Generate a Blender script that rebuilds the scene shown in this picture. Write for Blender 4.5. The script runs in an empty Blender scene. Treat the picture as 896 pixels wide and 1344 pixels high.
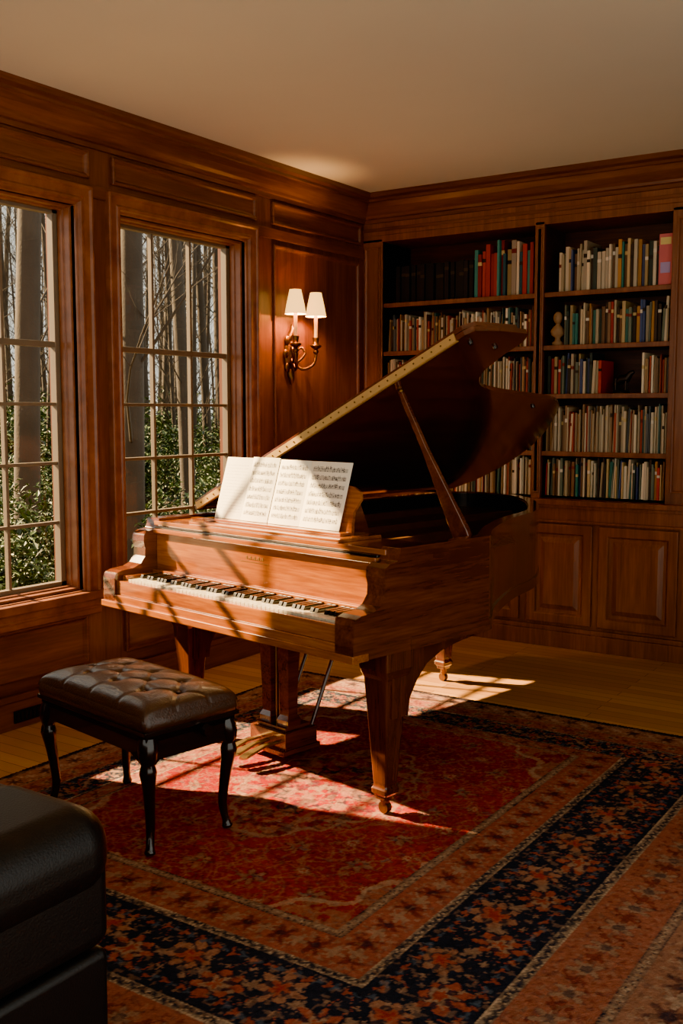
import bpy, bmesh, math, random
import numpy as np
from mathutils import Vector, Matrix
random.seed(7); np.random.seed(7)
SC=bpy.context.scene; COL=SC.collection
def srgb(r,g,b):
    f=lambda c:(c/255/12.92) if c/255<=0.04045 else ((c/255+0.055)/1.055)**2.4
    return (f(r),f(g),f(b),1.0)
# ------------------------------------------------------------------ materials
def newmat(name):
    m=bpy.data.materials.new(name); m.use_nodes=True; nt=m.node_tree
    return m,nt,nt.nodes["Principled BSDF"]
def plain(name,col,rough=.5,metal=0,noise=0.0,nscale=20,coat=0,bump=0,bscale=80,emis=None,estr=0,spec=.5):
    m,nt,p=newmat(name)
    p.inputs["Roughness"].default_value=rough; p.inputs["Metallic"].default_value=metal
    p.inputs["Coat Weight"].default_value=coat; p.inputs["Specular IOR Level"].default_value=spec
    tc=nt.nodes.new("ShaderNodeTexCoord")
    n=nt.nodes.new("ShaderNodeTexNoise"); n.inputs["Scale"].default_value=nscale; n.inputs["Detail"].default_value=5
    nt.links.new(tc.outputs["Object"],n.inputs["Vector"])
    mx=nt.nodes.new("ShaderNodeMix"); mx.data_type='RGBA'
    k=1-noise
    mx.inputs[6].default_value=(col[0]*k,col[1]*k,col[2]*k,1); mx.inputs[7].default_value=(min(1,col[0]*(1+noise)),min(1,col[1]*(1+noise)),min(1,col[2]*(1+noise)),1)
    nt.links.new(n.outputs["Fac"],mx.inputs[0]); nt.links.new(mx.outputs[2],p.inputs["Base Color"])
    if bump:
        n2=nt.nodes.new("ShaderNodeTexNoise"); n2.inputs["Scale"].default_value=bscale; n2.inputs["Detail"].default_value=3
        nt.links.new(tc.outputs["Object"],n2.inputs["Vector"])
        b=nt.nodes.new("ShaderNodeBump"); b.inputs["Strength"].default_value=bump; b.inputs["Distance"].default_value=.01
        nt.links.new(n2.outputs["Fac"],b.inputs["Height"]); nt.links.new(b.outputs[0],p.inputs["Normal"])
    if emis:
        p.inputs["Emission Color"].default_value=emis; p.inputs["Emission Strength"].default_value=estr
    return m
def wood(name,dark,mid,light,stretch=(1,1,.08),scale=14,rough=.35,coat=.15,fine=90,bump=.08):
    m,nt,p=newmat(name)
    tc=nt.nodes.new("ShaderNodeTexCoord"); mp=nt.nodes.new("ShaderNodeMapping"); mp.inputs["Scale"].default_value=stretch
    nt.links.new(tc.outputs["Object"],mp.inputs["Vector"])
    n=nt.nodes.new("ShaderNodeTexNoise"); n.inputs["Scale"].default_value=scale; n.inputs["Detail"].default_value=7; n.inputs["Distortion"].default_value=.7
    nt.links.new(mp.outputs[0],n.inputs["Vector"])
    n2=nt.nodes.new("ShaderNodeTexNoise"); n2.inputs["Scale"].default_value=fine; n2.inputs["Detail"].default_value=4
    nt.links.new(mp.outputs[0],n2.inputs["Vector"])
    a=nt.nodes.new("ShaderNodeMath"); a.operation='MULTIPLY_ADD'; a.inputs[1].default_value=.4; 
    nt.links.new(n2.outputs["Fac"],a.inputs[0]); 
    s=nt.nodes.new("ShaderNodeMath"); s.operation='MULTIPLY'; s.inputs[1].default_value=.6
    nt.links.new(n.outputs["Fac"],s.inputs[0]); nt.links.new(s.outputs[0],a.inputs[2])
    r=nt.nodes.new("ShaderNodeValToRGB"); e=r.color_ramp.elements
    e[0].position=.30; e[0].color=dark; e[1].position=.70; e[1].color=light
    x=r.color_ramp.elements.new(.5); x.color=mid
    nt.links.new(a.outputs[0],r.inputs[0]); nt.links.new(r.outputs[0],p.inputs["Base Color"])
    p.inputs["Roughness"].default_value=rough; p.inputs["Coat Weight"].default_value=coat; p.inputs["Coat Roughness"].default_value=.1
    b=nt.nodes.new("ShaderNodeBump"); b.inputs["Strength"].default_value=bump; b.inputs["Distance"].default_value=.004
    nt.links.new(a.outputs[0],b.inputs["Height"]); nt.links.new(b.outputs[0],p.inputs["Normal"])
    return m
W_D,W_M,W_L=srgb(78,41,25),srgb(106,61,38),srgb(128,79,51)
wallV=wood("panel_wood_vertical",W_D,W_M,W_L,(1,1,.07),13,.36,.14)
wallH=wood("panel_wood_horizontal",W_D,W_M,W_L,(.07,.07,1),13,.36,.14)
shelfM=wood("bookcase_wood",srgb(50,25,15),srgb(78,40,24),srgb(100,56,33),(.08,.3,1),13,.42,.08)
cabV=wood("cabinet_wood",srgb(88,50,32),srgb(118,70,44),srgb(142,89,59),(1,1,.07),13,.4,.1)
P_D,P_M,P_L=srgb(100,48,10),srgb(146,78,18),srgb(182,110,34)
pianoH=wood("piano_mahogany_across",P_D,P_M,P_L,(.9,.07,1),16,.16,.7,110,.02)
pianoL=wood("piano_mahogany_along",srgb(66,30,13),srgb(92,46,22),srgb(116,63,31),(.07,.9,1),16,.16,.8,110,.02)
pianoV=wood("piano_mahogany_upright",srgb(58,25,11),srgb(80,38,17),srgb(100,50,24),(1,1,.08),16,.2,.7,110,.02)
lidM=wood("piano_lid_mahogany",srgb(66,33,20),srgb(92,49,30),srgb(114,65,42),(.06,.8,.8),12,.15,.8,90,.01)
blackM=plain("black_lacquer",srgb(20,14,12),.25,0,.2,coat=.4)
ivory=plain("ivory_keys",srgb(205,195,168),.3,0,.05)
brass=plain("brass",srgb(190,150,84),.35,1,.15,40)
hingeM=plain("lid_piano_hinge",srgb(206,166,96),.4,.45,.15,40)
brassD=plain("aged_brass",srgb(120,84,38),.38,1,.4,60,bump=.3,bscale=60)
goldplate=plain("gold_iron_plate",srgb(150,100,45),.4,.8,.2)
leather=plain("brown_leather",srgb(66,44,32),.32,0,.25,12,coat=.25,bump=.2,bscale=160)
leatherB=plain("black_leather",srgb(17,14,15),.42,0,.25,9,bump=.12,bscale=220,spec=.4)
benchW=plain("bench_dark_wood",srgb(34,18,12),.25,0,.3,30,coat=.5)
ceilM=plain("ceiling_plaster",srgb(220,216,196),.9,0,.03,3)
winW=wood("window_wood",srgb(96,54,33),srgb(130,76,47),srgb(156,98,62),(.2,.2,.2),20,.4,.1)
sashM=plain("sash_paint",srgb(112,100,84),.5,0,.1,8)
ventM=plain("vent_metal",srgb(20,16,14),.5,.3)
def colattr(name,rough=.8,bump=0,bscale=600,sheen=0,spec=.5):
    m,nt,p=newmat(name); a=nt.nodes.new("ShaderNodeAttribute"); a.attribute_name="Col"
    nt.links.new(a.outputs["Color"],p.inputs["Base Color"]); p.inputs["Roughness"].default_value=rough
    p.inputs["Sheen Weight"].default_value=sheen; p.inputs["Specular IOR Level"].default_value=spec
    if bump:
        tc=nt.nodes.new("ShaderNodeTexCoord"); n=nt.nodes.new("ShaderNodeTexNoise"); n.inputs["Scale"].default_value=bscale
        nt.links.new(tc.outputs["Object"],n.inputs["Vector"])
        b=nt.nodes.new("ShaderNodeBump"); b.inputs["Strength"].default_value=bump; b.inputs["Distance"].default_value=.006
        nt.links.new(n.outputs["Fac"],b.inputs["Height"]); nt.links.new(b.outputs[0],p.inputs["Normal"])
    return m
bookM=colattr("book_bindings",.6); rugM=colattr("rug_wool",.95,.6,350,.0,.1); pageM=colattr("printed_paper",.85)
def floor_mat():
    m,nt,p=newmat("oak_floor"); tc=nt.nodes.new("ShaderNodeTexCoord")
    br=nt.nodes.new("ShaderNodeTexBrick"); br.inputs["Scale"].default_value=1; br.inputs["Brick Width"].default_value=1.3; br.inputs["Row Height"].default_value=.075
    br.inputs["Mortar Size"].default_value=.0016; br.offset=.37
    br.inputs["Color1"].default_value=srgb(214,156,86); br.inputs["Color2"].default_value=srgb(182,126,64); br.inputs["Mortar"].default_value=srgb(60,34,16)
    nt.links.new(tc.outputs["Object"],br.inputs["Vector"])
    mp=nt.nodes.new("ShaderNodeMapping"); mp.inputs["Scale"].default_value=(.06,1,1); nt.links.new(tc.outputs["Object"],mp.inputs["Vector"])
    n=nt.nodes.new("ShaderNodeTexNoise"); n.inputs["Scale"].default_value=60; n.inputs["Detail"].default_value=6; nt.links.new(mp.outputs[0],n.inputs["Vector"])
    mx=nt.nodes.new("ShaderNodeMix"); mx.data_type='RGBA'; mx.blend_type='MULTIPLY'; mx.inputs[0].default_value=.5
    nt.links.new(br.outputs["Color"],mx.inputs[6]); nt.links.new(n.outputs["Color"],mx.inputs[7])
    mx2=nt.nodes.new("ShaderNodeMix"); mx2.data_type='RGBA'; mx2.inputs[0].default_value=.6
    nt.links.new(mx.outputs[2],mx2.inputs[6]); nt.links.new(br.outputs["Color"],mx2.inputs[7])
    nt.links.new(mx2.outputs[2],p.inputs["Base Color"]); p.inputs["Roughness"].default_value=.33; p.inputs["Coat Weight"].default_value=.2
    return m
floorM=floor_mat()
def glass_mat():
    m=bpy.data.materials.new("window_glass"); m.use_nodes=True; nt=m.node_tree; nt.nodes.clear()
    o=nt.nodes.new("ShaderNodeOutputMaterial"); t=nt.nodes.new("ShaderNodeBsdfTransparent"); g=nt.nodes.new("ShaderNodeBsdfGlossy"); g.inputs["Roughness"].default_value=.02
    mx=nt.nodes.new("ShaderNodeMixShader"); mx.inputs[0].default_value=.04; t.inputs[0].default_value=(.95,.97,.96,1)
    nt.links.new(t.outputs[0],mx.inputs[1]); nt.links.new(g.outputs[0],mx.inputs[2]); nt.links.new(mx.outputs[0],o.inputs[0]); return m
glassM=glass_mat()
# ------------------------------------------------------------------ mesh builder
class B:
    def __init__(s): s.v=[]; s.f=[]; s.m=[]; s.sm=[]; s.c=[]; s.mats=[]
    def mi(s,mat):
        if mat not in s.mats: s.mats.append(mat)
        return s.mats.index(mat)
    def add(s,vs,fs,mat,smooth=False,col=None):
        o=len(s.v); s.v+= [tuple(v) for v in vs]; k=s.mi(mat)
        for f in fs: s.f.append(tuple(i+o for i in f)); s.m.append(k); s.sm.append(smooth); s.c.append(col)
    def box(s,x0,x1,y0,y1,z0,z1,mat,col=None,M=None):
        vs=[Vector((x,y,z)) for x in (x0,x1) for y in (y0,y1) for z in (z0,z1)]
        if M is not None: vs=[M@v for v in vs]
        s.add(vs,[(0,1,3,2),(4,6,7,5),(0,4,5,1),(2,3,7,6),(0,2,6,4),(1,5,7,3)],mat,False,col)
    def prism(s,poly,f0,f1,mat,smooth=False):
        n=len(poly); vs=[f0(*p) for p in poly]+[f1(*p) for p in poly]
        s.add(vs,[(i,(i+1)%n,(i+1)%n+n,i+n) for i in range(n)],mat,smooth)
        s.add(vs,[tuple(range(n))[::-1],tuple(range(n,2*n))],mat)
    def loops(s,loops,mat,smooth=True,caps=True,closed=True):
        n=len(loops[0]); vs=[p for l in loops for p in l]; fs=[]
        for k in range(len(loops)-1):
            for i in range(n if closed else n-1):
                j=(i+1)%n; fs.append((k*n+i,k*n+j,(k+1)*n+j,(k+1)*n+i))
        s.add(vs,fs,mat,smooth)
        if caps: s.add(loops[0],[tuple(range(n))[::-1]],mat); s.add(loops[-1],[tuple(range(n))],mat)
    def cyl(s,p0,p1,r0,r1,mat,n=12,smooth=True,caps=True):
        p0=Vector(p0);p1=Vector(p1);d=(p1-p0).normalized(); a=d.orthogonal().normalized(); b=d.cross(a)
        L=[[p+ (a*math.cos(t)+b*math.sin(t))*r for t in [2*math.pi*i/n for i in range(n)]] for p,r in ((p0,r0),(p1,r1))]
        s.loops(L,mat,smooth,caps)
    def tube(s,pts,rad,mat,n=8,sq=None):
        pts=[Vector(p) for p in pts]; L=[]
        ref=Vector((0.3,.2,.93)).normalized()
        for k,p in enumerate(pts):
            d=(pts[min(k+1,len(pts)-1)]-pts[max(k-1,0)]).normalized()
            a=d.cross(ref)
            if a.length<.15: a=d.cross(Vector((1,0,0)))
            a.normalize(); b=d.cross(a); r=rad[k] if hasattr(rad,'__len__') else rad
            L.append([p+(a*math.cos(t)+b*math.sin(t))*r for t in [2*math.pi*i/n for i in range(n)]])
        s.loops(L,mat,True,True)
    def lathe(s,prof,cx,cy,mat,n=20,square=False,rot=0,cz=0):
        L=[]
        for r,z in prof:
            if square: L.append([Vector((cx+r*math.cos(t)*1.414,cy+r*math.sin(t)*1.414,z+cz)) for t in [math.pi/4+rot+math.pi/2*i for i in range(4)]])
            else: L.append([Vector((cx+r*math.cos(t),cy+r*math.sin(t),z+cz)) for t in [2*math.pi*i/n for i in range(n)]])
        s.loops(L,mat,not square,True)
    def sphere(s,c,r,mat,n=12,sc=(1,1,1)):
        L=[]
        for k in range(1,n):
            ph=math.pi*k/n
            L.append([Vector((c[0]+r*sc[0]*math.sin(ph)*math.cos(t),c[1]+r*sc[1]*math.sin(ph)*math.sin(t),c[2]+r*sc[2]*math.cos(ph))) for t in [2*math.pi*i/(n*2) for i in range(n*2)]])
        s.loops(L,mat,True,True)
    def mould(s,a0,a1,b0,b1,prof,fm,mat,fill=True):
        L=[]
        for i,d in prof: L.append([fm(a0+i,b0+i,d),fm(a1-i,b0+i,d),fm(a1-i,b1-i,d),fm(a0+i,b1-i,d)])
        s.loops(L,mat,False,False)
        if fill: s.add(L[-1],[(0,1,2,3)],mat)
    def obj(s,name,parent=None,bevel=0,seg=2,subs=0,loc=None,rot=None,auto=False):
        me=bpy.data.meshes.new(name); me.from_pydata(s.v,[],s.f); 
        for m in s.mats: me.materials.append(m)
        me.polygons.foreach_set("material_index",s.m); me.polygons.foreach_set("use_smooth",s.sm)
        if any(c is not None for c in s.c):
            ca=me.color_attributes.new("Col",'FLOAT_COLOR','CORNER'); arr=[]
            for p,c in zip(s.f,s.c): arr+= list(c or (1,1,1,1))*len(p)
            ca.data.foreach_set("color",arr)
        me.update(); me.validate()
        bm=bmesh.new(); bm.from_mesh(me); bmesh.ops.recalc_face_normals(bm,faces=bm.faces); bm.to_mesh(me); bm.free()
        o=bpy.data.objects.new(name,me); COL.objects.link(o)
        if parent: o.parent=parent
        if loc: o.location=loc
        if rot: o.rotation_euler=rot
        if bevel:
            bm=o.modifiers.new("bevel",'BEVEL'); bm.width=bevel; bm.segments=seg; bm.limit_method='ANGLE'; bm.angle_limit=math.radians(40)
            bm.use_clamp_overlap=True
        return o
def empty(name,loc=(0,0,0),rz=0):
    e=bpy.data.objects.new(name,None); COL.objects.link(e); e.location=loc; e.rotation_euler=(0,0,rz); e.empty_display_size=.1; return e
def catmull(P,k=8,closed=False):
    P=[Vector(p) for p in P]; out=[]
    n=len(P)
    for i in range(n if closed else n-1):
        g=(lambda j:P[j%n]) if closed else (lambda j:P[max(0,min(n-1,j))])
        p0,p1,p2,p3=g(i-1),g(i),g(i+1),g(i+2)
        for t in range(k):
            t/=k
            out.append(.5*((2*p1)+(p2-p0)*t+(2*p0-5*p1+4*p2-p3)*t*t+(3*p1-p0-3*p2+p3)*t**3))
    if not closed: out.append(P[-1])
    return out
# ------------------------------------------------------------------ camera
CX,CY,CH=3.808,-5.966,1.45
cam=bpy.data.objects.new("camera",bpy.data.cameras.new("camera")); COL.objects.link(cam); SC.camera=cam
cam.location=(CX,CY,CH); cam.rotation_euler=(math.radians(90-5.60),0,math.radians(33.8))
cam.data.sensor_fit='VERTICAL'; cam.data.sensor_height=36; cam.data.lens=36*1346/1344; cam.data.clip_start=.05; cam.data.clip_end=300
# ------------------------------------------------------------------ room shell
XR,YF,H=4.9,-7.6,2.88
b=B(); b.box(-.2,XR,YF,.4,-.1,0,floorM); b.obj("floor")
b=B(); b.box(-.2,XR,YF,.4,H,H+.1,ceilM); b.obj("ceiling")
wins=[(-3.53,-2.55,3),(-2.26,-1.28,3)]; WZ0,WZ1=.58,2.42
b=B()
ys=[YF]+[y for w in wins for y in w[:2]]+[.4]
for i in range(0,len(ys),2): b.box(-.2,0,ys[i],ys[i+1],0,H,wallV)
for w in wins: b.box(-.2,0,w[0],w[1],0,WZ0,wallH); b.box(-.2,0,w[0],w[1],WZ1,H,wallH)
b.obj("wall_left")
fl=lambda a,z,d:Vector((d,a,z)); fb=lambda a,z,d:Vector((a,-d,z))
PAN=[(0,0.002),(0,.016),(.006,.02),(.016,.016),(.024,.006),(.034,.004)]
b=B()
for a0,a1 in [(-6.4,-5.2),(-5.1,-3.9),(-3.7,-2.46),(-2.31,-1.18),(-1.03,-.06)]:
    b.mould(a0,a1,2.555,2.685,PAN,fl,wallH)
b.mould(-1.02,-.08,.62,2.44,PAN,fl,wallV)
b.mould(-1.02,-.08,.22,.5,PAN,fl,wallH)
b.mould(-6.4,-5.2,.62,2.44,PAN,fl,wallV); b.mould(-5.1,-3.9,.62,2.44,PAN,fl,wallV)
for w in wins+[(-5.1,-3.9)]: b.mould(w[0]-.02,w[1]+.02,.22,.46,PAN,fl,wallH)
b.box(0,.012,YF,0,2.47,2.53,wallH)
b.obj("trim_1",bevel=.002)
for i,w in enumerate(wins):
    e=empty("window_%d"%(i+1))
    y0,y1,nc=w; b=B()
    o=.095
    prof=[(0,0),(0,.032),(.012,.036),(.022,.026),(.055,.022),(.062,.03),(.075,.03),(.082,.016),(.095,.012),(.095,-.02)]
    b.mould(y0-o,y1+o,WZ0-o,WZ1+o,prof,fl,winW,False)
    b.mould(y0,y1,WZ0,WZ1,[(0,-.02),(.012,-.022),(.012,-.06),(.02,-.062),(.02,-.095)],fl,winW,False)
    b.box(-.03,.055,y0-o-.03,y1+o+.03,WZ0-.045,WZ0-.005,winW)
    b.box(0,.03,y0-o,y1+o,WZ0-.12,WZ0-.045,winW)
    b.obj("casing",e,bevel=.003)
    b=B(); sx0,sx1=-.14,-.1; t=.045
    b.box(sx0,sx1,y0,y0+t,WZ0,WZ1,sashM); b.box(sx0,sx1,y1-t,y1,WZ0,WZ1,sashM)
    b.box(sx0,sx1,y0,y1,WZ0,WZ0+.04,sashM); b.box(sx0,sx1,y0,y1,WZ1-.035,WZ1,sashM)
    gy0,gy1=y0+t,y1-t
    for k in range(1,nc): yy=gy1-.2967*k; b.box(-.135,-.108,yy-.008,yy+.008,WZ0,WZ1,sashM)
    for zz in (1.77,1.485,1.20,.91): 
        hh=.014 if zz==1.77 else .008
        b.box(-.136,-.107,y0,y1,zz-hh,zz+hh,sashM)
    b.obj("sash",e,bevel=.002)
    b=B(); b.add([(-.122,gy0,WZ0),(-.122,gy1,WZ0),(-.122,gy1,WZ1),(-.122,gy0,WZ1)],[(0,1,2,3)],glassM); b.obj("glass",e)
def crown(b,mat,prof,x_end):
    A=[];C_=[];D=[]
    for d,z in prof:
        A.append(Vector((d,YF,z))); C_.append(Vector((d,-d,z))); D.append(Vector((x_end,-d,z)))
    b.loops([A,C_,D],mat,False,False,False)
b=B(); crown(b,wallH,[(0,2.70),(.014,2.702),(.014,2.725),(.03,2.73),(.034,2.745),(.05,2.76),(.075,2.79),(.09,2.82),(.1,2.825),(.1,2.84),(.125,2.85),(.125,2.88)],XR)
b.obj("trim_2")
b=B(); b.box(0,.022,YF,-.04,0,.13,wallH); b.box(0,.03,YF,-.04,.13,.16,wallH); b.box(0,.018,YF,-.04,.5,.535,wallH); b.obj("baseboard_left",bevel=.004)
b=B(); b.box(.022,.03,-3.0,-2.78,.03,.085,ventM)
for k in range(9): b.box(.03,.033,-2.99+k*.023,-2.975+k*.023,.036,.079,blackM)
b.obj("floor_vent")
# ------------------------------------------------------------------ back wall + bookcase
b=B(); b.box(-.2,XR,.38,.48,0,H,wallV); b.box(-.0,.15,0,.38,0,H,wallV); b.box(2.25,XR,0,.38,0,H,wallV); b.box(.15,2.25,0,.38,2.60,H,wallH)
b.mould(2.42,3.5,.98,2.5,PAN,fb,wallV); b.mould(3.6,4.7,.98,2.5,PAN,fb,wallV)
b.obj("wall_back")
bc=empty("built_in_bookcase"); b=B()
Z0,Z1=.93,2.575
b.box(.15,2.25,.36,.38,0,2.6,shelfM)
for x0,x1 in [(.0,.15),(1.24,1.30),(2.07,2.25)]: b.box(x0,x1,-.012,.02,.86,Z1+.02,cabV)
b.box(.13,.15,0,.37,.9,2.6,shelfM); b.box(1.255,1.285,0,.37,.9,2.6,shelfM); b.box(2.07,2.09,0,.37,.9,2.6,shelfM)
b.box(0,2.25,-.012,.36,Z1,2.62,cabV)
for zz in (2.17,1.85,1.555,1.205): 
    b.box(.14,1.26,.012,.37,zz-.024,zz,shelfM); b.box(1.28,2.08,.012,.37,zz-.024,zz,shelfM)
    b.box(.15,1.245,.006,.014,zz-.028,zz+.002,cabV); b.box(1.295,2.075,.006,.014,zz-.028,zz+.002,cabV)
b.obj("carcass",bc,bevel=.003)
b=B(); b.box(0,2.25,-.014,0,2.62,2.70,cabV)
b.box(0,XR,-.022,0,2.645,2.665,wallH)
for x in (1.24,): b.mould(x+.012,x+.048,.95,2.56,[(0,.012),(0,.018),(.006,.018),(.01,.012)],fb,cabV)
for x0,x1 in ((.015,.135),(2.1,2.23)): b.mould(x0,x1,.98,2.54,[(0,.012),(0,.022),(.008,.022),(.016,.014)],fb,cabV)
b.obj("face_trim",bc,bevel=.002)
b=B(); b.box(0,XR,-.04,.36,.13,.86,cabV); b.box(0,XR,-.075,.37,.885,.915,cabV); b.box(0,XR,-.06,.0,.865,.885,cabV); b.box(0,XR,-.052,0,.79,.865,cabV); b.box(0,XR,-.06,0,.775,.79,cabV)
fc=lambda a,z,d:Vector((a,-.04-d,z))
DOOR=[(0,0),(0,.016),(.004,.02),(.055,.02),(.06,.014),(.066,.004),(.085,.002),(.115,.014),(.12,.014)]
for x0,x1 in [(.10,.42),(.45,.80),(.84,1.19),(1.24,1.66),(1.70,2.17),(2.3,2.7),(2.75,3.15),(3.2,3.6),(3.65,4.05),(4.1,4.5)]:
    b.mould(x0,x1,.15,.765,DOOR,fc,cabV)
b.obj("lower_cabinet",bc,bevel=.002)
b=B(); b.box(.02,XR,-.062,0,0,.10,cabV); b.box(.02,XR,-.054,0,.10,.13,cabV); b.obj("baseboard_back",bevel=.004)
b=B(); b.box(XR,XR+.15,-2.4,.48,0,H,wallV); b.obj("wall_right")
# ------------------------------------------------------------------ books
CR=[(216,200,168),(190,170,138),(230,218,190),(170,150,118),(140,118,92),(222,206,174),(104,82,62),(200,186,160),(84,64,50),(130,104,78),(80,86,90),(170,130,90),(150,60,44),(60,90,86)]
CDK=[(20,18,22),(26,22,26),(18,20,24)]
CBIG=[(44,110,108),(56,120,112),(180,150,100),(176,52,40),(172,150,128),(150,34,30),(206,190,160),(34,70,80),(170,44,40),(200,180,150)]
CMIX=[(206,186,150),(176,156,122),(220,206,176),(190,160,110),(198,180,150),(170,46,36),(44,104,96),(60,76,116),(176,120,58),(96,106,92),(60,46,38),(46,60,56),(120,90,66)]
b=B()
def row(x0,x1,z,hmin,hmax,tmin,tmax,pal,yf=.03,lean=0):
    x=x0
    while x<x1-tmin:
        t=min(random.uniform(tmin,tmax),x1-x); h=random.uniform(hmin,hmax); d=random.uniform(.17,.24); c=random.choice(pal); k=random.uniform(.8,1.12)
        col=srgb(*[min(255,q*k) for q in c]); y=yf+random.uniform(0,.03)
        g=t*.08
        M=None
        if random.random()<.12 and t<.02: 
            M=Matrix.Translation((x,0,z))@Matrix.Rotation(random.uniform(.02,.05),4,'Y')@Matrix.Translation((-x,0,-z+.002))
        b.box(x+g,x+t-g,y,y+d,z,z+h,bookM,col,M)
        if t>.012 and random.random()<.6:
            lc=srgb(*random.choice([(200,170,110),(30,24,20),(220,210,190),(110,30,26)]))
            if pal is CDK: lc=srgb(60,50,40)
            zz=z+h*random.uniform(.6,.8); b.box(x+g*.8,x+t-g*.8,y-.0008,y+.01,zz,zz+h*.08,bookM,lc)
        x+=t
row(.21,.80,2.17,.245,.255,.034,.04,CDK,.06)
row(.80,1.23,2.17,.25,.36,.018,.038,CBIG,.03)
row(1.37,1.98,2.17,.22,.30,.012,.028,CMIX)
row(.17,1.23,1.85,.19,.255,.005,.016,CR); row(1.42,2.05,1.85,.19,.26,.008,.024,CMIX)
row(.17,1.23,1.555,.19,.25,.005,.014,CR); row(1.31,1.66,1.555,.19,.25,.008,.022,CMIX); row(1.90,2.05,1.555,.19,.24,.006,.016,CR)
row(.17,1.23,1.205,.22,.29,.005,.014,CR); row(1.31,2.05,1.205,.22,.29,.005,.016,CR)
row(.17,1.23,.93,.19,.245,.006,.016,CR); row(1.31,2.05,.93,.19,.245,.006,.02,CMIX)
b.obj("books")
b=B(); pk=srgb(200,96,100); b.box(1.985,2.06,.03,.22,2.171,2.46,bookM,pk); b.box(1.992,2.053,.028,.03,2.40,2.44,bookM,srgb(220,200,120)); b.box(1.995,2.05,.028,.03,2.24,2.30,bookM,srgb(170,150,200)); b.obj("magazine_box")
stone=plain("carved_stone",srgb(150,116,84),.7,0,.3,30); bronze=plain("dark_bronze",srgb(40,26,18),.4,.4,.3)
b=B(); b.lathe([(.035,0),(.035,.02),(.02,.03),(.018,.05),(.04,.065),(.045,.09),(.03,.115),(.016,.125),(.015,.135)],0,0,stone); b.sphere((0,0,.17),.032,stone,8,(.9,1,1.2)); b.sphere((0,-.032,.168),.008,stone,5,(.7,1,1.4)); b.obj("stone_bust",loc=(1.365,.07,1.851))
b=B(); b.lathe([(.05,0),(.05,.015),(.03,.02)],0,0,bronze)
b.tube([(-.04,0,.02),(-.035,0,.06),(0,0,.085),(.035,0,.09),(.055,0,.12),(.075,0,.13)],[.012,.018,.03,.026,.016,.01],bronze)
for q in (-.03,.03): b.cyl((q,.012,.09),(q,.014,.015),.009,.006,bronze,8); b.cyl((q,-.012,.09),(q,-.014,.015),.009,.006,bronze,8)
b.obj("bronze_horse_figurine",loc=(1.76,.10,1.556))
# ------------------------------------------------------------------ sconce
sc=empty("wall_sconce",(0.0,-.86,1.80)); b=B()
b.loops([[Vector((x,r*.8*math.cos(t),r*1.9*math.sin(t))) for t in [2*math.pi*i/20 for i in range(20)]] for x,r in ((.0,.06),(.012,.066),(.02,.05),(.035,.03))],brassD)
for k in range(8):
    t=k*math.pi/4; b.sphere((.016,.05*math.cos(t),.115*math.sin(t)),.023,brassD,6,(.6,1,1.3))
b.tube([(.01,0,-.11),(.03,-.01,-.15),(.02,0,-.19)],[.024,.018,.004],brassD)
b.tube([(.01,-.01,.09),(.03,0,.14),(.015,.01,.18)],[.022,.018,.004],brassD)
for sg in (-1,1):
    yy=.105*sg
    b.tube(catmull([(.02,.01*sg,-.02),(.07,.03*sg,-.09),(.12,.08*sg,-.07),(.13,yy,-.01),(.13,yy,.05)],5),.0095,brassD,8)
    b.tube(catmull([(.05,.02*sg,-.05),(.08,.06*sg,.0),(.06,.05*sg,.04),(.04,.03*sg,.02)],4),.008,brassD,6)
    b.lathe([(.012,.03),(.034,.045),(.038,.055),(.018,.06),(.02,.085),(.022,.1)],.13,yy,brassD)
    b.sphere((.13,yy,.015),.018,brassD,8)
    b.lathe([(.011,.1),(.011,.235)],.13,yy,plain("candle_wax",srgb(235,205,150),.6,emis=srgb(255,170,80),estr=.4))
b.obj("backplate",sc)
shadeM=plain("lamp_shade",srgb(240,190,110),.8,0,.02,emis=(1,.50,.12,1),estr=5.0)
b=B()
for sg in (-1,1):
    b.loops([[Vector((.13+r*math.cos(t),.105*sg+r*math.sin(t),z)) for t in [2*math.pi*i/24 for i in range(24)]] for r,z in ((.064,.228),(.054,.285),(.035,.372))],shadeM,True,False)
b.obj("shades",sc)
for sg in (-1,1):
    l=bpy.data.lights.new("sconce_bulb",'POINT'); l.energy=28; l.color=(1,.48,.16); l.shadow_soft_size=.02
    o=bpy.data.objects.new("bulb_light",l); COL.objects.link(o); o.parent=sc; o.location=(.13,.105*sg,.27)
# ------------------------------------------------------------------ PIANO
PZ=.014
pn=empty("grand_piano",(1.991,-3.095,PZ),math.atan2(.983,.186))
AL=math.radians(26.7)
rim=[(.22,0),(.4,0),(.55,0),(.68,0)]+[tuple(p)[:2] for p in catmull([(.70,.008,0),(.86,.115,0),(1.05,.215,0),(1.3,.325,0),(1.65,.44,0),(1.95,.63,0),(2.2,.84,0),(2.36,1.05,0),(2.42,1.25,0),(2.40,1.40,0),(2.32,1.48,0),(2.2,1.5,0)],6)]+[(1.5,1.5),(.9,1.5),(.22,1.5)]
def offset(P,d):
    out=[]
    for i,p in enumerate(P):
        a=Vector(P[max(i-1,0)]); c=Vector(P[min(i+1,len(P)-1)]); t=(c-a).normalized(); n=Vector((-t.y,t.x))
        q=Vector(p)+n*d; out.append((q.x,q.y))
    return out
def shell(b,P,d0,d1,z0,z1,mat,smooth=True):
    o=offset(P,d0); i=offset(P,d1)
    L=[]
    for (a,c) in zip(o,i): L.append([Vector((a[0],a[1],z0)),Vector((a[0],a[1],z1)),Vector((c[0],c[1],z1)),Vector((c[0],c[1],z0))])
    b.loops(L,mat,False,True)
b=B(); shell(b,rim,0,.05,.62,.965,pianoL); shell(b,rim,-.008,.03,.60,.645,pianoL); o=b.obj("rim",pn,bevel=.003)
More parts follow.
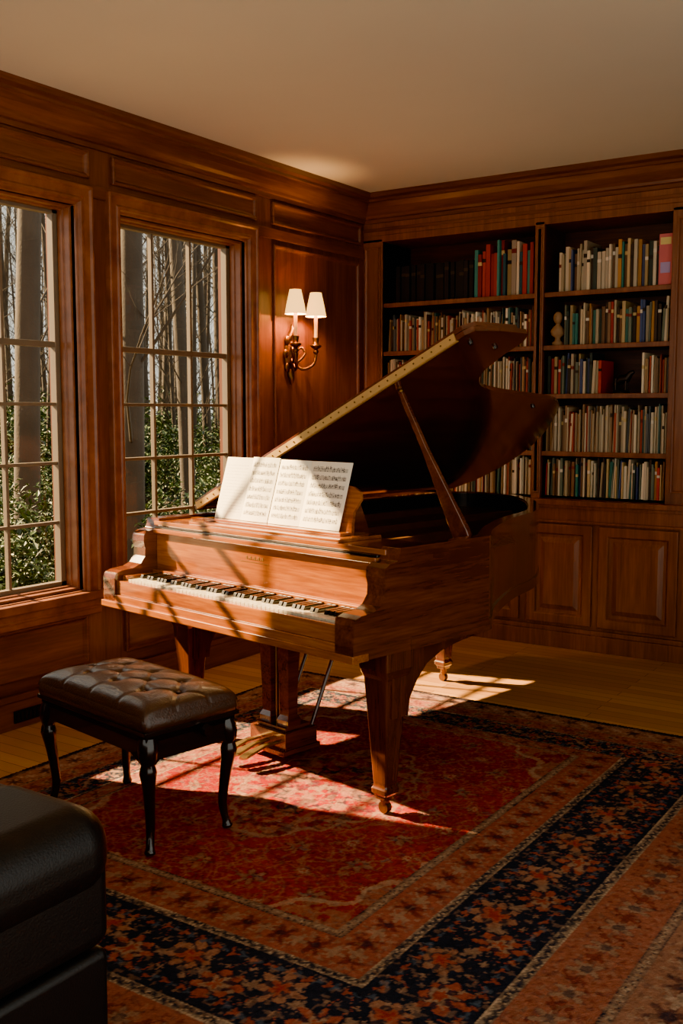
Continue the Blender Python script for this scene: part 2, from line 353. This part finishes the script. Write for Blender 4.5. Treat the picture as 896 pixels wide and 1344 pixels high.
inner=offset(rim,.045)
b=B(); b.prism(inner,lambda x,y:Vector((x,y,.63)),lambda x,y:Vector((x,y,.66)),blackM); b.prism(offset(rim,.05),lambda x,y:Vector((x,y,.86)),lambda x,y:Vector((x,y,.87)),goldplate)
shell(b,rim,.048,.056,.66,.955,blackM)
for k in range(60):
    w=.12+k*.0215; L1=1.0+1.25*min(1,max(0,(w-.1)/1.0)); L1=min(L1,2.2)
    b.box(.46,L1,w,w+.002,.893,.895,brass)
b.box(.40,.46,.08,1.42,.87,.90,goldplate)
for k in range(110): 
    w=.10+k*.012; b.cyl((.41+.015*(k%3),w,.89),(.41+.015*(k%3),w,.925),.0035,.0035,brassD,5)
for w in (.4,.75,1.15): b.box(.45,1.9 if w>.6 else 1.1,w,w+.025,.87,.925,goldplate)
b.obj("iron_plate",pn)
arm=[(-.07,.60),(-.07,.725),(-.062,.745),(-.03,.755),(.03,.76),(.065,.775),(.088,.805),(.09,.84),(.082,.87),(.085,.90),(.11,.915),(.15,.92),(.16,.94),(.165,.966),(.34,.966),(.34,.60)]
b=B()
for w0,w1 in ((-.002,.085),(1.415,1.502)):
    b.prism(arm,lambda x,y,w=w0:Vector((x,w,y)),lambda x,y,w=w1:Vector((x,w,y)),pianoL)
b.obj("arms",pn,bevel=.006,seg=3)
b=B(); b.box(-.07,.45,.0,1.5,.60,.655,pianoH); b.box(-.08,-.0,-.008,1.508,.598,.625,pianoH)
b.box(-.058,-.03,.08,1.42,.655,.715,pianoH)
b.box(.15,.165,.085,1.415,.73,.915,pianoH); b.box(.13,.165,.085,1.415,.905,.925,pianoH); b.box(.125,.15,.085,1.415,.725,.745,pianoH)
b.box(.14,.175,.085,1.415,.925,.935,blackM)
b.box(.155,.40,.06,1.44,.935,.955,pianoH); b.box(.165,.40,.30,1.20,.955,.968,pianoH)
b.box(-.03,.15,.085,.125,.655,.735,pianoH); b.box(-.03,.15,1.375,1.415,.655,.735,pianoH)
b.box(-.03,.45,.085,1.415,.655,.69,blackM)
b.obj("keybed_and_fallboard",pn,bevel=.003)
b=B(); nW=52; w0,w1=.127,1.373; kw=(w1-w0)/nW
for i in range(nW): b.box(-.028,.135,w0+i*kw+.0011,w0+(i+1)*kw-.0011,.69,.722,ivory)
b.obj("white_keys",pn,bevel=.0012)
b=B()
names="AB"+"CDEFGAB"*7+"C"
for i in range(nW-1):
    if names[i] in "ACDFG": 
        c=w1-(i+1)*kw; b.prism([(.02,.722),(.028,.737),(.135,.739),(.135,.722)],lambda x,y,c=c:Vector((x,c-.0075,y)),lambda x,y,c=c:Vector((x,c+.0075,y)),blackM)
b.obj("black_keys",pn,bevel=.001)
b=B()
for k in range(9): b.box(.1488,.15,.70+k*.012,.708+k*.012,.85,.853 if k%2 else .862,brass)
b.box(.1488,.15,.67,.84,.838,.840,brass)
b.obj("maker_inscription",pn)
prof=[(.026,.055),(.028,.068),(.036,.078),(.037,.094),(.030,.105),(.032,.12),(.056,.50),(.062,.515),(.068,.535),(.070,.60)]
b=B()
LEGS=((.17,.07),(.22,1.27),(1.78,1.10))
for L,w in LEGS: b.lathe(prof,L,w,pianoV,square=True)
br=[(.14,.60),(.62,.60),(.60,.588),(.50,.578),(.41,.562),(.33,.53),(.275,.48),(.235,.42),(.225,.36),(.14,.36)]
b.prism(br,lambda x,y:Vector((x,.012,y)),lambda x,y:Vector((x,.128,y)),pianoV)
b.prism(br,lambda x,y:Vector((x+.05,1.21,y)),lambda x,y:Vector((x+.05,1.33,y)),pianoV)
b.obj("legs",pn,bevel=.006,seg=3)
b=B()
for k,(L,w) in enumerate(LEGS):
    zb=-PZ if k==2 else 0
    b.cyl((L-.012,w,.022+zb),(L+.012,w,.022+zb),.022,.022,brassD,16); b.cyl((L,w,.03+zb),(L,w,.06),.014,.02,brassD,12)
b.obj("casters",pn)
b=B(); b.box(.27,.45,.71,.93,.045,.12,pianoL); b.box(.25,.46,.70,.94,.03,.05,pianoL); b.box(.29,.43,.73,.91,.12,.135,pianoL)
for w in (.765,.875): b.lathe([(.034,.13),(.036,.16),(.026,.18),(.028,.30),(.034,.45),(.037,.53),(.032,.56),(.04,.60)],.34,w,pianoL,square=True)
b.box(.29,.43,.71,.93,.56,.60,pianoV)
for w in (.80,.82,.84): b.cyl((.34,w,.12),(.34,w,.6),.005,.005,brass,8)
for w in (.74,.90): b.cyl((.44,w,.10),(.66,w-.02,.61),.009,.009,pianoV,8)
b.obj("pedal_lyre",pn,bevel=.004)
b=B()
for w in (.765,.82,.875):
    b.loops([[Vector((L,w-hw,z)),Vector((L,w+hw,z)),Vector((L,w+hw,z+.01)),Vector((L,w-hw,z+.01))] for L,hw,z in ((.28,.011,.07),(.20,.012,.07),(.14,.020,.06),(.095,.022,.05),(.08,.012,.048))],brass,False)
b.obj("pedals",pn,bevel=.003)
def lp(L,s,n=0): return Vector((L,1.502-s*math.cos(AL)+n*math.sin(AL),.978+s*math.sin(AL)+n*math.cos(AL)))
lidc=[tuple(p)[:2] for p in catmull([(.90,1.69,0),(.945,1.63,0),(.955,1.5,0),(.99,1.37,0),(1.09,1.275,0),(1.25,1.225,0),(1.5,1.19,0),(1.82,1.15,0),(1.97,1.09,0),(2.1,.97,0),(2.27,.78,0),(2.4,.58,0),(2.47,.3,0),(2.44,.1,0)],6)]
lid=[(.43,0),(.56,1.64),(.58,1.675),(.72,1.69)]+lidc+[(2.36,0)]
b=B(); b.prism(lid,lambda x,y:lp(x,y,0),lambda x,y:lp(x,y,.02),lidM)
fl2=[(.43,.01),(.56,1.64),(.60,1.675),(.86,1.68),(.92,1.60),(.92,.01)]
b.prism(fl2,lambda x,y:lp(x+.004,y,.024),lambda x,y:lp(x+.004,y,.042),lidM)
b.obj("lid",pn,bevel=.005,seg=3)
b=B()
def ed(s,dL=0): return .43+(.56-.43)*s/1.64+dL
b.prism([(ed(.02),.02),(ed(1.6),1.60),(ed(1.6,.012),1.60),(ed(.02,.012),.02)],lambda x,y:lp(x,y,-.003),lambda x,y:lp(x,y,0.0),hingeM)
b.prism([(ed(.02,-.004),.02),(ed(1.6,-.004),1.60),(ed(1.6,.001),1.60),(ed(.02,.001),.02)],lambda x,y:lp(x,y,.0),lambda x,y:lp(x,y,.03),hingeM)
for k in range(34): s_=.06+k*.046; b.cyl(lp(ed(s_,-.004),s_,.015),lp(ed(s_,-.007),s_,.015),.004,.003,brassD,6)
b.obj("lid_hinge",pn)
b=B()
for L,s_ in ((.64,1.60),(.82,1.58),(1.75,1.08)): b.cyl(lp(L,s_,0),lp(L,s_,-.012),.011,.009,blackM,12)
b.obj("lid_bumpers",pn)
b=B(); p0=Vector((.66,.10,.93)); p1=lp(.64,1.21,-.005)
d=(p1-p0).normalized()
side=Vector((1,0,0)); nrm=d.cross(side).normalized()
L=[]
for t,wd,th in ((0,.034,.012),(.06,.038,.012),(.3,.028,.011),(.6,.014,.01),(1,.010,.009)):
    c=p0+(p1-p0)*t; L.append([c+nrm*wd+side*th,c-nrm*wd+side*th,c-nrm*wd-side*th,c+nrm*wd-side*th])
b.loops(L,pianoL,False); b.sphere(tuple(p1),.014,brassD,8); b.obj("prop_stick",pn,bevel=.003)
b=B(); tilt=math.radians(17)
def dk(w,h,n=0): return Vector((.29+h*math.sin(tilt)-n*math.cos(tilt),w+.065,.968+h*math.cos(tilt)+n*math.sin(tilt)*.3))
out=[(.29,0),(1.10,0),(1.11,.10),(1.08,.17),(1.02,.20),(.9,.215),(.72,.225),(.54,.215),(.42,.20),(.335,.19),(.29,.17),(.28,.14),(.305,.09),(.30,.05)]
b.prism(out,lambda w,h:dk(w,h,0),lambda w,h:dk(w,h,-.014),pianoH)
b.box(.235,.31,.36,1.19,.968,.98,pianoH)
b.prism([(.30,.968),(.44,.968),(.37,1.12),(.345,1.12)],lambda x,z:Vector((x,.40,z)),lambda x,z:Vector((x,.415,z)),pianoL)
b.obj("music_desk",pn,bevel=.003)
def page(name,par,w0,w1,hh,L0,curl,seed,blank=False):
    rs=np.random.RandomState(seed); nx,ny=130,170
    vs=[];cols=[]
    stav=np.zeros((ny,nx))
    for s_ in range(7 if not blank else 0):
        base=.10+s_*.125
        for l in range(5):
            yy=int((base+l*.012)*ny); stav[yy,10:120]=.85
        for k in range(38):
            cx=rs.randint(12,117); cy=int((base+rs.uniform(-.005,.055))*ny); stav[cy:cy+2,cx:cx+3]=1
            if rs.rand()<.7: stav[cy:min(ny,cy+6),cx]=1
        for k in range(7):
            cx=rs.randint(15,100); cy=min(ny-1,int((base+.062)*ny)); stav[cy,cx:cx+rs.randint(4,9)]=1
    if blank:
        for s_ in range(16): yy=int((.12+s_*.05)*ny); stav[yy,14:118]=.5*(rs.rand(104)>.25)
    pc=srgb(250,244,222)
    for j in range(ny):
        h=hh*j/(ny-1)
        for i in range(nx):
            u=i/(nx-1); w=w0+(w1-w0)*u
            n=.012+curl*math.sin(u*math.pi)*(.5+.5*j/ny)+ .004
            vs.append(dk(w,h+.012,n)); k=stav[j,i]; c=(pc[0]*(1-k*.93),pc[1]*(1-k*.94),pc[2]*(1-k*.94),1); cols+=list(c)
    fs=[(j*nx+i,j*nx+i+1,(j+1)*nx+i+1,(j+1)*nx+i) for j in range(ny-1) for i in range(nx-1)]
    me=bpy.data.meshes.new(name); me.from_pydata([tuple(v) for v in vs],[],fs); me.materials.append(pageM)
    ca=me.color_attributes.new("Col",'FLOAT_COLOR','POINT'); ca.data.foreach_set("color",cols)
    for p in me.polygons: p.use_smooth=True
    o=bpy.data.objects.new(name,me); COL.objects.link(o); o.parent=par
    o.modifiers.new("t",'SOLIDIFY').thickness=.0015
sm=empty("sheet_music",pn.location,pn.rotation_euler.z)
page("page_1",sm,1.10,.93,.27,0,.006,1,True); page("page_2",sm,.93,.76,.275,0,.012,2)
page("page_3",sm,.755,.57,.27,0,.014,3); page("page_4",sm,.57,.345,.27,0,.012,4)
# ------------------------------------------------------------------ bench
bn=empty("piano_bench",(1.235,-3.43,.032),math.atan2(-.186,.983)); hx,hy=.335,.19
nx,ny=140,84; PX=.17; bx=[(-PX+PX*i,yy) for i in range(3) for yy in (-.078,.078)]+[(-PX*1.5+PX*i,0) for i in range(4)]
vs=[]
for j in range(ny):
    for i in range(nx):
        u=-1+2*i/(nx-1); v=-1+2*j/(ny-1); x=u*hx; y=v*hy
        e=(1-abs(u)**8)*(1-abs(v)**6); z=.435+.055*max(0,e)**.3+.014*(1-u*u)*(1-v*v)
        for q in bx: 
            r2=(x-q[0])**2+(y-q[1])**2; z-=.016*math.exp(-r2/.00022)+.008*math.exp(-r2/.0022)
        if abs(y)<.078:
            g1=((x+PX)-(y+.078)*PX/.156)/PX; g1=abs(g1-round(g1)); g2=((x+PX)+(y+.078)*PX/.156)/PX; g2=abs(g2-round(g2))
            z-=.004*(math.exp(-(g1/.05)**2)+math.exp(-(g2/.05)**2))
        else:
            g=abs((x+PX)/PX-round((x+PX)/PX)); z-=.004*math.exp(-(g/.05)**2)*(1 if abs(x)<.25 else 0)
        vs.append((x,y,z))
b=B(); b.add(vs,[(j*nx+i,j*nx+i+1,(j+1)*nx+i+1,(j+1)*nx+i) for j in range(ny-1) for i in range(nx-1)],leather,True)
L=[]
for k,(z,ex) in enumerate(((.445,-.002),(.432,.004),(.415,.006),(.40,.002),(.398,-.004))):
    pts=[]; r=.02
    for (cx,cy,a0) in ((hx-r,hy-r,0),(-hx+r,hy-r,90),(-hx+r,-hy+r,180),(hx-r,-hy+r,270)):
        for a in range(0,91,15): t=math.radians(a0+a); pts.append(Vector((cx+(r+ex)*math.cos(t),cy+(r+ex)*math.sin(t),z)))
    L.append(pts)
b.loops(L,leather,True,False)
for q in bx: b.sphere((q[0],q[1],.482),.008,leather,6,(1,1,.6))
b.obj("tufted_cushion",bn)
b=B(); a=.008
b.box(-hx+a,hx-a,-hy+a,hy-a,.36,.40,benchW); b.box(-hx-.003,hx+.003,-hy-.003,hy+.003,.385,.40,benchW)
for sy in (-1,1):
    P=[(-hx+.01,.38),(hx-.01,.38),(hx-.01,.27),(hx-.07,.30),(hx-.1,.315),(-hx+.1,.315),(-hx+.07,.30),(-hx+.01,.27)]
    b.prism(P,lambda x,z,s=sy:Vector((x,s*(hy-.008),z)),lambda x,z,s=sy:Vector((x,s*(hy-.026),z)),benchW)
for sx in (-1,1):
    P=[(-hy+.01,.38),(hy-.01,.38),(hy-.01,.26),(hy-.06,.30),(-hy+.06,.30),(-hy+.01,.26)]
    b.prism(P,lambda y,z,s=sx:Vector((s*(hx-.008),y,z)),lambda y,z,s=sx:Vector((s*(hx-.026),y,z)),benchW)
for sx in (-1,1):
    for sy in (-1,1):
        c=catmull([(0,0,.37),(.006,.006,.32),(.008,.008,.26),(-.002,-.002,.16),(-.008,-.008,.07),(0,0,.01),(.004,.004,-.016)],5)
        rr=[.03,.031,.033,.034,.034,.033,.031,.028,.022,.026,.029,.026,.023,.021,.02,.019,.018,.017,.0165,.016,.0155,.015,.0145,.014,.014,.014,.015,.017,.019,.018,.016]
        rr=rr[:len(c)]+[.016]*(len(c)-len(rr))
        b.tube([(sx*(hx-.032+p.x),sy*(hy-.032+p.y),p.z) for p in c],rr,benchW,14)
b.obj("frame",bn,bevel=.002)
b=B()
b.cyl((hx-.01,.04,.365),(hx+.02,.04,.365),.008,.008,benchW,10); b.cyl((hx+.015,.04,.365),(hx+.032,.04,.365),.022,.019,benchW,16)
b.obj("height_knob",bn,bevel=.003)
# ------------------------------------------------------------------ sofa
sf=empty("leather_sofa",(.008,.0,.02))
def rb(name,x0,x1,y0,y1,z0,z1,bv):
    b=B(); b.box(x0,x1,y0,y1,z0,z1,leatherB); o=b.obj(name,sf,bevel=bv,seg=8)
    o.modifiers["bevel"].harden_normals=True
    for p in o.data.polygons: p.use_smooth=True
rb("base",.60,2.296,-5.45,-4.568,.06,.345,.02); rb("back",.61,2.27,-4.82,-4.572,.35,.60,.03); rb("back_roll",.585,2.29,-4.88,-4.549,.455,.640,.08)
rb("arm_right",2.03,2.302,-5.47,-4.562,.35,.58,.035); rb("arm_roll_right",1.97,2.318,-5.5,-4.543,.455,.645,.085)
rb("arm_left",.6,.86,-5.47,-4.562,.35,.58,.035); rb("arm_roll_left",.57,.92,-5.5,-4.543,.455,.645,.085)
rb("seat_cushion_1",.87,1.445,-5.48,-4.83,.30,.44,.045); rb("seat_cushion_2",1.45,2.025,-5.48,-4.83,.30,.44,.045)
b=B(); 
for x in (.68,2.2):
    for y in (-5.38,-4.66): b.lathe([(.02,-.007),(.03,.07)],x,y,benchW)
b.obj("feet",sf)
# ------------------------------------------------------------------ rug
RX0,RX1,RY0,RY1=.50,3.35,-4.75,-1.42; FX0,FX1,FY0,FY1=1.0,2.28,-3.70,-1.95
st=.005; xs=np.arange(RX0,RX1+1e-6,st); ysr=np.arange(RY0,RY1+1e-6,st); X,Y=np.meshgrid(xs,ysr)
def vnoise(X,Y,s,seed):
    rs=np.random.RandomState(seed); g=rs.rand(256,256); x=X*s+37; y=Y*s+91
    xi=np.floor(x).astype(int); yi=np.floor(y).astype(int); fx=x-xi; fy=y-yi; fx=fx*fx*(3-2*fx); fy=fy*fy*(3-2*fy)
    q=lambda a,c:g[a%256,c%256]
    return (q(xi,yi)*(1-fx)+q(xi+1,yi)*fx)*(1-fy)+(q(xi,yi+1)*(1-fx)+q(xi+1,yi+1)*fx)*fy
def C3(r,g,b_): return np.array(srgb(r,g,b_)[:3])
red,red2,navy,cream,salm,tan,blue=C3(146,28,15),C3(122,22,12),C3(38,41,52),C3(184,152,120),C3(150,78,60),C3(150,114,90),C3(70,80,92)
dxr=np.maximum((X-FX1)/(RX1-FX1),0); dxl=np.maximum((FX0-X)/(FX0-RX0),0); dyt=np.maximum((Y-FY1)/(RY1-FY1),0); dyb=np.maximum((FY0-Y)/(FY0-RY0),0)
D=np.maximum(np.maximum(dxr,dxl),np.maximum(dyt,dyb)); side=np.maximum(dxr,dxl)>=np.maximum(dyt,dyb)
T=np.where(side,Y,X)
wid=np.where(side,np.where(dxr>0,RX1-FX1,FX0-RX0),np.where(dyt>0,RY1-FY1,FY0-RY0))
img=np.zeros(X.shape+(3,)); 
def put(mask,c,a=1.0): 
    m=(mask.astype(float)*a)[...,None]; img[:]=img*(1-m)+c*m
wx=.030*(vnoise(X,Y,9,1)-.5)+.022*(vnoise(X,Y,26,2)-.5)+.010*(vnoise(X,Y,60,41)-.5); wy=.030*(vnoise(X,Y,9,3)-.5)+.022*(vnoise(X,Y,26,4)-.5)+.010*(vnoise(X,Y,60,42)-.5)
Xd=X+wx; Yd=Y+wy
def flower(px,py,r,n,ph=0,amp=.3):
    rr=np.hypot(px,py); th=np.arctan2(py,px); return rr-r*(1-amp+amp*np.cos(n*th+ph))
def rep(a,p): return (a/p-np.round(a/p))*p
inF=D<=0; img[:]=red; put(vnoise(X,Y,3,5)>.55,red2,.5)
cx,cy=(FX0+FX1)/2,(FY0+FY1)/2; ax=np.abs(Xd-cx); ay=np.abs(Yd-cy)
for (p,ox,oy,r,n,c,c2) in ((.23,0,0,.05,6,tan,navy),(.23,.115,.115,.042,8,salm,cream)):
    fx=rep(ax-ox,p); fy=rep(ay-oy,p*1.1); f=flower(fx,fy,r,n); put((f<.008),navy,.4); put(f<0,c,.6); put(flower(fx,fy,r*.6,n,math.pi)<0,c2,.5); put(np.hypot(fx,fy)<r*.2,red)
for k,(fq,am) in enumerate(((27,.045),(19,.06),(41,.03))):
    v=np.abs(rep(ay+am*np.sin(ax*fq+k),.16)); put(v<.0045,salm,.55)
    v=np.abs(rep(ax+am*np.sin(ay*fq+k*2),.16)); put(v<.0045,tan,.45)
lf=flower(rep(ax-.06,.095),rep(ay-.03,.08),.018,2,0,.5); put(lf<0,blue,.4)
lf=flower(rep(ax-.03,.072),rep(ay-.05,.063),.012,4,0,.5); put(lf<0,tan,.45)
md=(ax/.34)**1.5+(ay/.52)**1.5+.06*np.cos(np.arctan2(ay,ax)*16); put((md<1)&(md>.93),tan,.8); put((md<.93)&(vnoise(X,Y,34,9)>.58),tan,.6); put((md<.93)&(vnoise(X,Y,30,19)>.66),navy,.5); put((md<.35)&(md>.30),navy,.8)
cr=(ax/.68)**3+(ay/.92)**3+.08*np.cos(np.arctan2(ay,ax)*24); 
put((cr>1)&(vnoise(X,Y,24,29)>.5),tan,.5); put((np.abs(cr-1)<.05),cream,.5)
fieldimg=img.copy()
def band(lo,hi,base): 
    m=(D>lo)&(D<=hi); put(m,base); return m, (D-(lo+hi)/2)*wid, (hi-lo)*wid
img[~inF]=tan
def guard(lo,hi,base,c1,c2,p):
    m,c,w=band(lo,hi,base); c=c+wx*.5; TT=T+wy*.5; t=rep(TT,p); wr=np.minimum(w*.36,p*.4)
    put(m&(np.abs(c-.22*w*np.sin(TT*2*math.pi/p))<.005),c2,.8)
    put(m&(flower(t/wr,c/wr,1.1,6)<0),navy,.4)
    put(m&(flower(t/wr,c/wr,.95,6)<0),c1,.8)
    put(m&(np.hypot(t,c)<wr*.33),navy,.6)
    t2=rep(TT+p/2,p); put(m&(flower(t2/(wr*.7),c/(wr*.7),1,4)<0),c2,.8)
    q=np.abs(c)-.34*w; put(m&(flower(rep(TT,p/3)/.011,q/.011,1,3)<0),c2,.6)
guard(0,.03,navy,cream,tan,.03)
guard(.03,.17,C3(144,80,64),C3(112,48,40),tan,.12)
guard(.17,.20,cream,navy,navy,.04)
m,c,w=band(.20,.48,navy); c=c+wx*.8; Td=T+wy*.8
p=.30; vine=.28*w*np.sin(Td*2*math.pi/p); put(m&(np.abs(c-vine)<.006),tan,.8)
v2=.36*w*np.sin(Td*4*math.pi/p+1.2); put(m&(np.abs(c-v2)<.004),salm,.8)
v3=.42*w*np.sin(Td*6*math.pi/p+.4); put(m&(np.abs(c-v3)<.003),tan,.6)
for off,sg,c1,c2 in ((0.25,1,salm,tan),(.75,-1,C3(150,102,78),salm)):
    t=rep(Td-p*off,p); cc=c-sg*.12*w; r=np.minimum(.072,w*.26)
    f=flower(t/r,cc/r,1,7,0,.18); put(m&(f<.14),navy); put(m&(f<0),c1,.9); put(m&(flower(t/r,cc/r,.74,7,math.pi,.2)<0),navy,.85); put(m&(flower(t/r,cc/r,.54,5,0,.25)<0),c2,.9); put(m&(flower(t/r,cc/r,.32,5,0,.3)<0),red,.7)
for off in (0,.5):
    t=rep(Td-p*off,p); r=.026; put(m&(flower(t/r,(c)/r,1,5)<0),tan,.7)
for s_,cc_ in ((.4,blue),(.15,salm)):
    t=rep(Td-s_*.1,.06); q=np.abs(c)-.36*w; put(m&(flower(t/.015,q/.015,1,3,s_)<0),cc_,.8); q=np.abs(c)-.2*w; t=rep(Td+.03,.075); put(m&(flower(t/.012,q/.012,1,4)<0),tan,.6)
guard(.48,.51,cream,navy,navy,.04)
guard(.51,.70,C3(144,86,68),tan,C3(108,52,44),.13)
guard(.70,.73,navy,cream,tan,.03)
guard(.73,.92,C3(142,98,78),C3(90,60,54),C3(166,132,106),.15)
guard(.92,.94,cream,navy,navy,.04)
put(D>.94,C3(46,34,36))
img[inF]=fieldimg[inF]
put(vnoise(X,Y,75,51)>.76,navy,.3); put(vnoise(X,Y,75,52)>.76,tan,.35)
wear=vnoise(X,Y,5,20)*.3+vnoise(X,Y,60,21)*.3+np.random.rand(*X.shape)*.4
img*= (.66+.75*wear)[...,None]
ny_,nx_=X.shape; Z=.009+.003*vnoise(X,Y,200,30)
Z[0,:]=Z[-1,:]=0; Z[:,0]=Z[:,-1]=0
co=np.stack([X,Y,Z],-1).reshape(-1,3).astype(np.float32)
I=np.arange(nx_*ny_).reshape(ny_,nx_); fc_=np.stack([I[:-1,:-1],I[:-1,1:],I[1:,1:],I[1:,:-1]],-1).reshape(-1,4).astype(np.int32)
me=bpy.data.meshes.new("persian_rug"); me.vertices.add(len(co)); me.vertices.foreach_set("co",co.ravel()); me.loops.add(fc_.size); me.loops.foreach_set("vertex_index",fc_.ravel())
me.polygons.add(len(fc_)); me.polygons.foreach_set("loop_start",np.arange(0,fc_.size,4,dtype=np.int32)); me.update(calc_edges=True)
ca=me.color_attributes.new("Col",'FLOAT_COLOR','POINT'); ca.data.foreach_set("color",np.concatenate([img.reshape(-1,3),np.ones((len(co),1))],1).astype(np.float32).ravel())
me.materials.append(rugM); o=bpy.data.objects.new("persian_rug",me); COL.objects.link(o)
# ------------------------------------------------------------------ outdoors
wd=empty("woodland_trees")
groundM=plain("leaf_litter",srgb(92,80,60),.95,0,.5,2,bump=.5,bscale=8)
b=B(); b.add([(-90,-40,-.6),(-.25,-40,-.6),(-.25,80,-.6),(-90,80,-.6)],[(0,1,2,3)],groundM); b.obj("ground")
bark=plain("tree_bark",srgb(58,50,42),.9,0,.5,3,bump=.4,bscale=40)
def tree_mesh(name,h,r,seed,nb,tw=1):
    rs=random.Random(seed); b=B()
    def br(p,d,l,r,dep):
        pts=[p.copy()]; q=p.copy(); dd=d.copy(); k=6
        for i in range(k):
            j=.035 if dep==0 else .14
            dd=(dd+Vector((rs.uniform(-j,j),rs.uniform(-j,j),rs.uniform(0,.1)))).normalized(); q=q+dd*l/k; pts.append(q.copy())
        b.tube(pts,[r*(1-.7*i/k) for i in range(k+1)],bark,4 if dep else 10)
        if dep<2:
            for i in range(nb if dep==0 else 6):
                t=rs.uniform(.1 if dep==0 else .25,1); a=pts[int(t*k)].lerp(pts[min(k,int(t*k)+1)],t*k-int(t*k)) ; ang=rs.uniform(0,6.28)
                nd=Vector((math.cos(ang),math.sin(ang),rs.uniform(.4,1.6))).normalized(); br(a,nd,l*rs.uniform(.08,.2) if dep==0 else l*rs.uniform(.4,.7),r*(1-.7*t)*(.15*tw if dep==0 else .45),dep+1)
    br(Vector((0,0,0)),Vector((0,0,1)),h,r,0)
    o=b.obj(name,wd); return o
protos=[tree_mesh("bare_tree_a",16,.13,1,40),tree_mesh("bare_tree_b",15,.07,2,44,1.5),tree_mesh("bare_tree_c",17,.17,3,34)]
first=[0,0,0]; cnt=[0]
def put_tree(k,x,y,s):
    if not first[k]: o=protos[k]; first[k]=1
    else: cnt[0]+=1; o=bpy.data.objects.new("bare_tree_%d"%cnt[0],protos[k].data); COL.objects.link(o); o.parent=wd
    o.location=(x,y,-.62); o.scale=(s,s,s); o.rotation_euler=(0,0,random.uniform(0,6))
put_tree(2,-5.2,2.9,.95); put_tree(0,-5,1.15,1.1); put_tree(0,-6.5,5.4,.9)
for i in range(180):
    Xd_=9+46*random.random(); s_=random.uniform(.5,1.4); put_tree(random.choice((0,1,1,1,1)),-Xd_,-5.97+(3.8+Xd_)*s_,random.uniform(.7,1.15))
lv=[plain("shrub_leaf_%d"%i,srgb(*c),.55,0,.4,5) for i,c in enumerate([(48,72,25),(27,48,21),(70,95,36)])]
def shrub(x,y,r,h,seed,n=2600):
    rs=random.Random(seed); b=B()
    for k in range(7): a=rs.uniform(0,6.28); b.cyl((0,0,0),(math.cos(a)*r*.6,math.sin(a)*r*.6,h*.7),.02,.008,bark,5)
    for k in range(n):
        a=rs.uniform(0,6.28); ph=math.acos(rs.uniform(-.2,1)); rr=(rs.uniform(.45,1)**.5)*(.85+.25*math.sin(a*3+seed)*math.sin(ph*4))
        p=Vector((math.cos(a)*math.sin(ph)*r*rr,math.sin(a)*math.sin(ph)*r*rr,h*.35+h*.6*math.cos(ph)*rr))
        M=Matrix.Rotation(rs.uniform(0,6.28),3,'Z')@Matrix.Rotation(rs.uniform(-.9,.9),3,'X'); l=rs.uniform(.022,.05); w=l*.42
        b.add([p+M@Vector(q) for q in ((0,-l,0),(w,0,.01),(0,l,0),(-w,0,.01))],[(0,1,2,3)],rs.choice(lv))
    o=b.obj("shrub_%d"%seed,wd); o.location=(x,y,-.6); return o
S=[shrub(x,y,r,h,i,5200) for i,(x,y,r,h) in enumerate([(-2.2,-1.5,.7,1.35),(-3.4,-.4,.9,1.55),(-3.0,1.6,.8,1.45),(-4.9,4.6,.9,1.7),(-7,2.5,1.2,1.7),(-8.6,6.8,1.4,1.9),(-10,9.6,1.5,1.9),(-10,4.2,1.5,1.8)])]
for i in range(26):
    Xd_=random.uniform(10,20); s_=.55+.85*(i+random.random())/26
    o=bpy.data.objects.new("far_shrub_%d"%i,S[4+i%4].data); COL.objects.link(o); o.parent=wd; o.location=(-Xd_,-5.97+(3.8+Xd_)*s_,-.6); q=random.uniform(1.0,1.5); o.scale=(q*1.3,q*1.3,q); o.rotation_euler=(0,0,random.uniform(0,6))
# ------------------------------------------------------------------ light
l=bpy.data.lights.new("sun",'SUN'); l.energy=80; l.color=(1,.66,.32); l.angle=math.radians(1.0)
o=bpy.data.objects.new("sun",l); COL.objects.link(o); o.rotation_euler=Vector((1,.25,-.75)).to_track_quat('-Z','Y').to_euler(); o.location=(-5,-5,6)
w=bpy.data.worlds.new("world"); SC.world=w; w.use_nodes=True; nt=w.node_tree; bg=nt.nodes["Background"]
tc=nt.nodes.new("ShaderNodeTexCoord"); sp=nt.nodes.new("ShaderNodeSeparateXYZ"); r=nt.nodes.new("ShaderNodeValToRGB")
nt.links.new(tc.outputs["Generated"],sp.inputs[0]); nt.links.new(sp.outputs[2],r.inputs[0]); nt.links.new(r.outputs[0],bg.inputs[0])
e=r.color_ramp.elements; e[0].position=0; e[0].color=(.80,.78,.68,1); e[1].position=.6; e[1].color=(.66,.65,.60,1)
bg.inputs[1].default_value=3.2
try: SC.view_settings.look='AgX - Punchy'
except Exception: pass
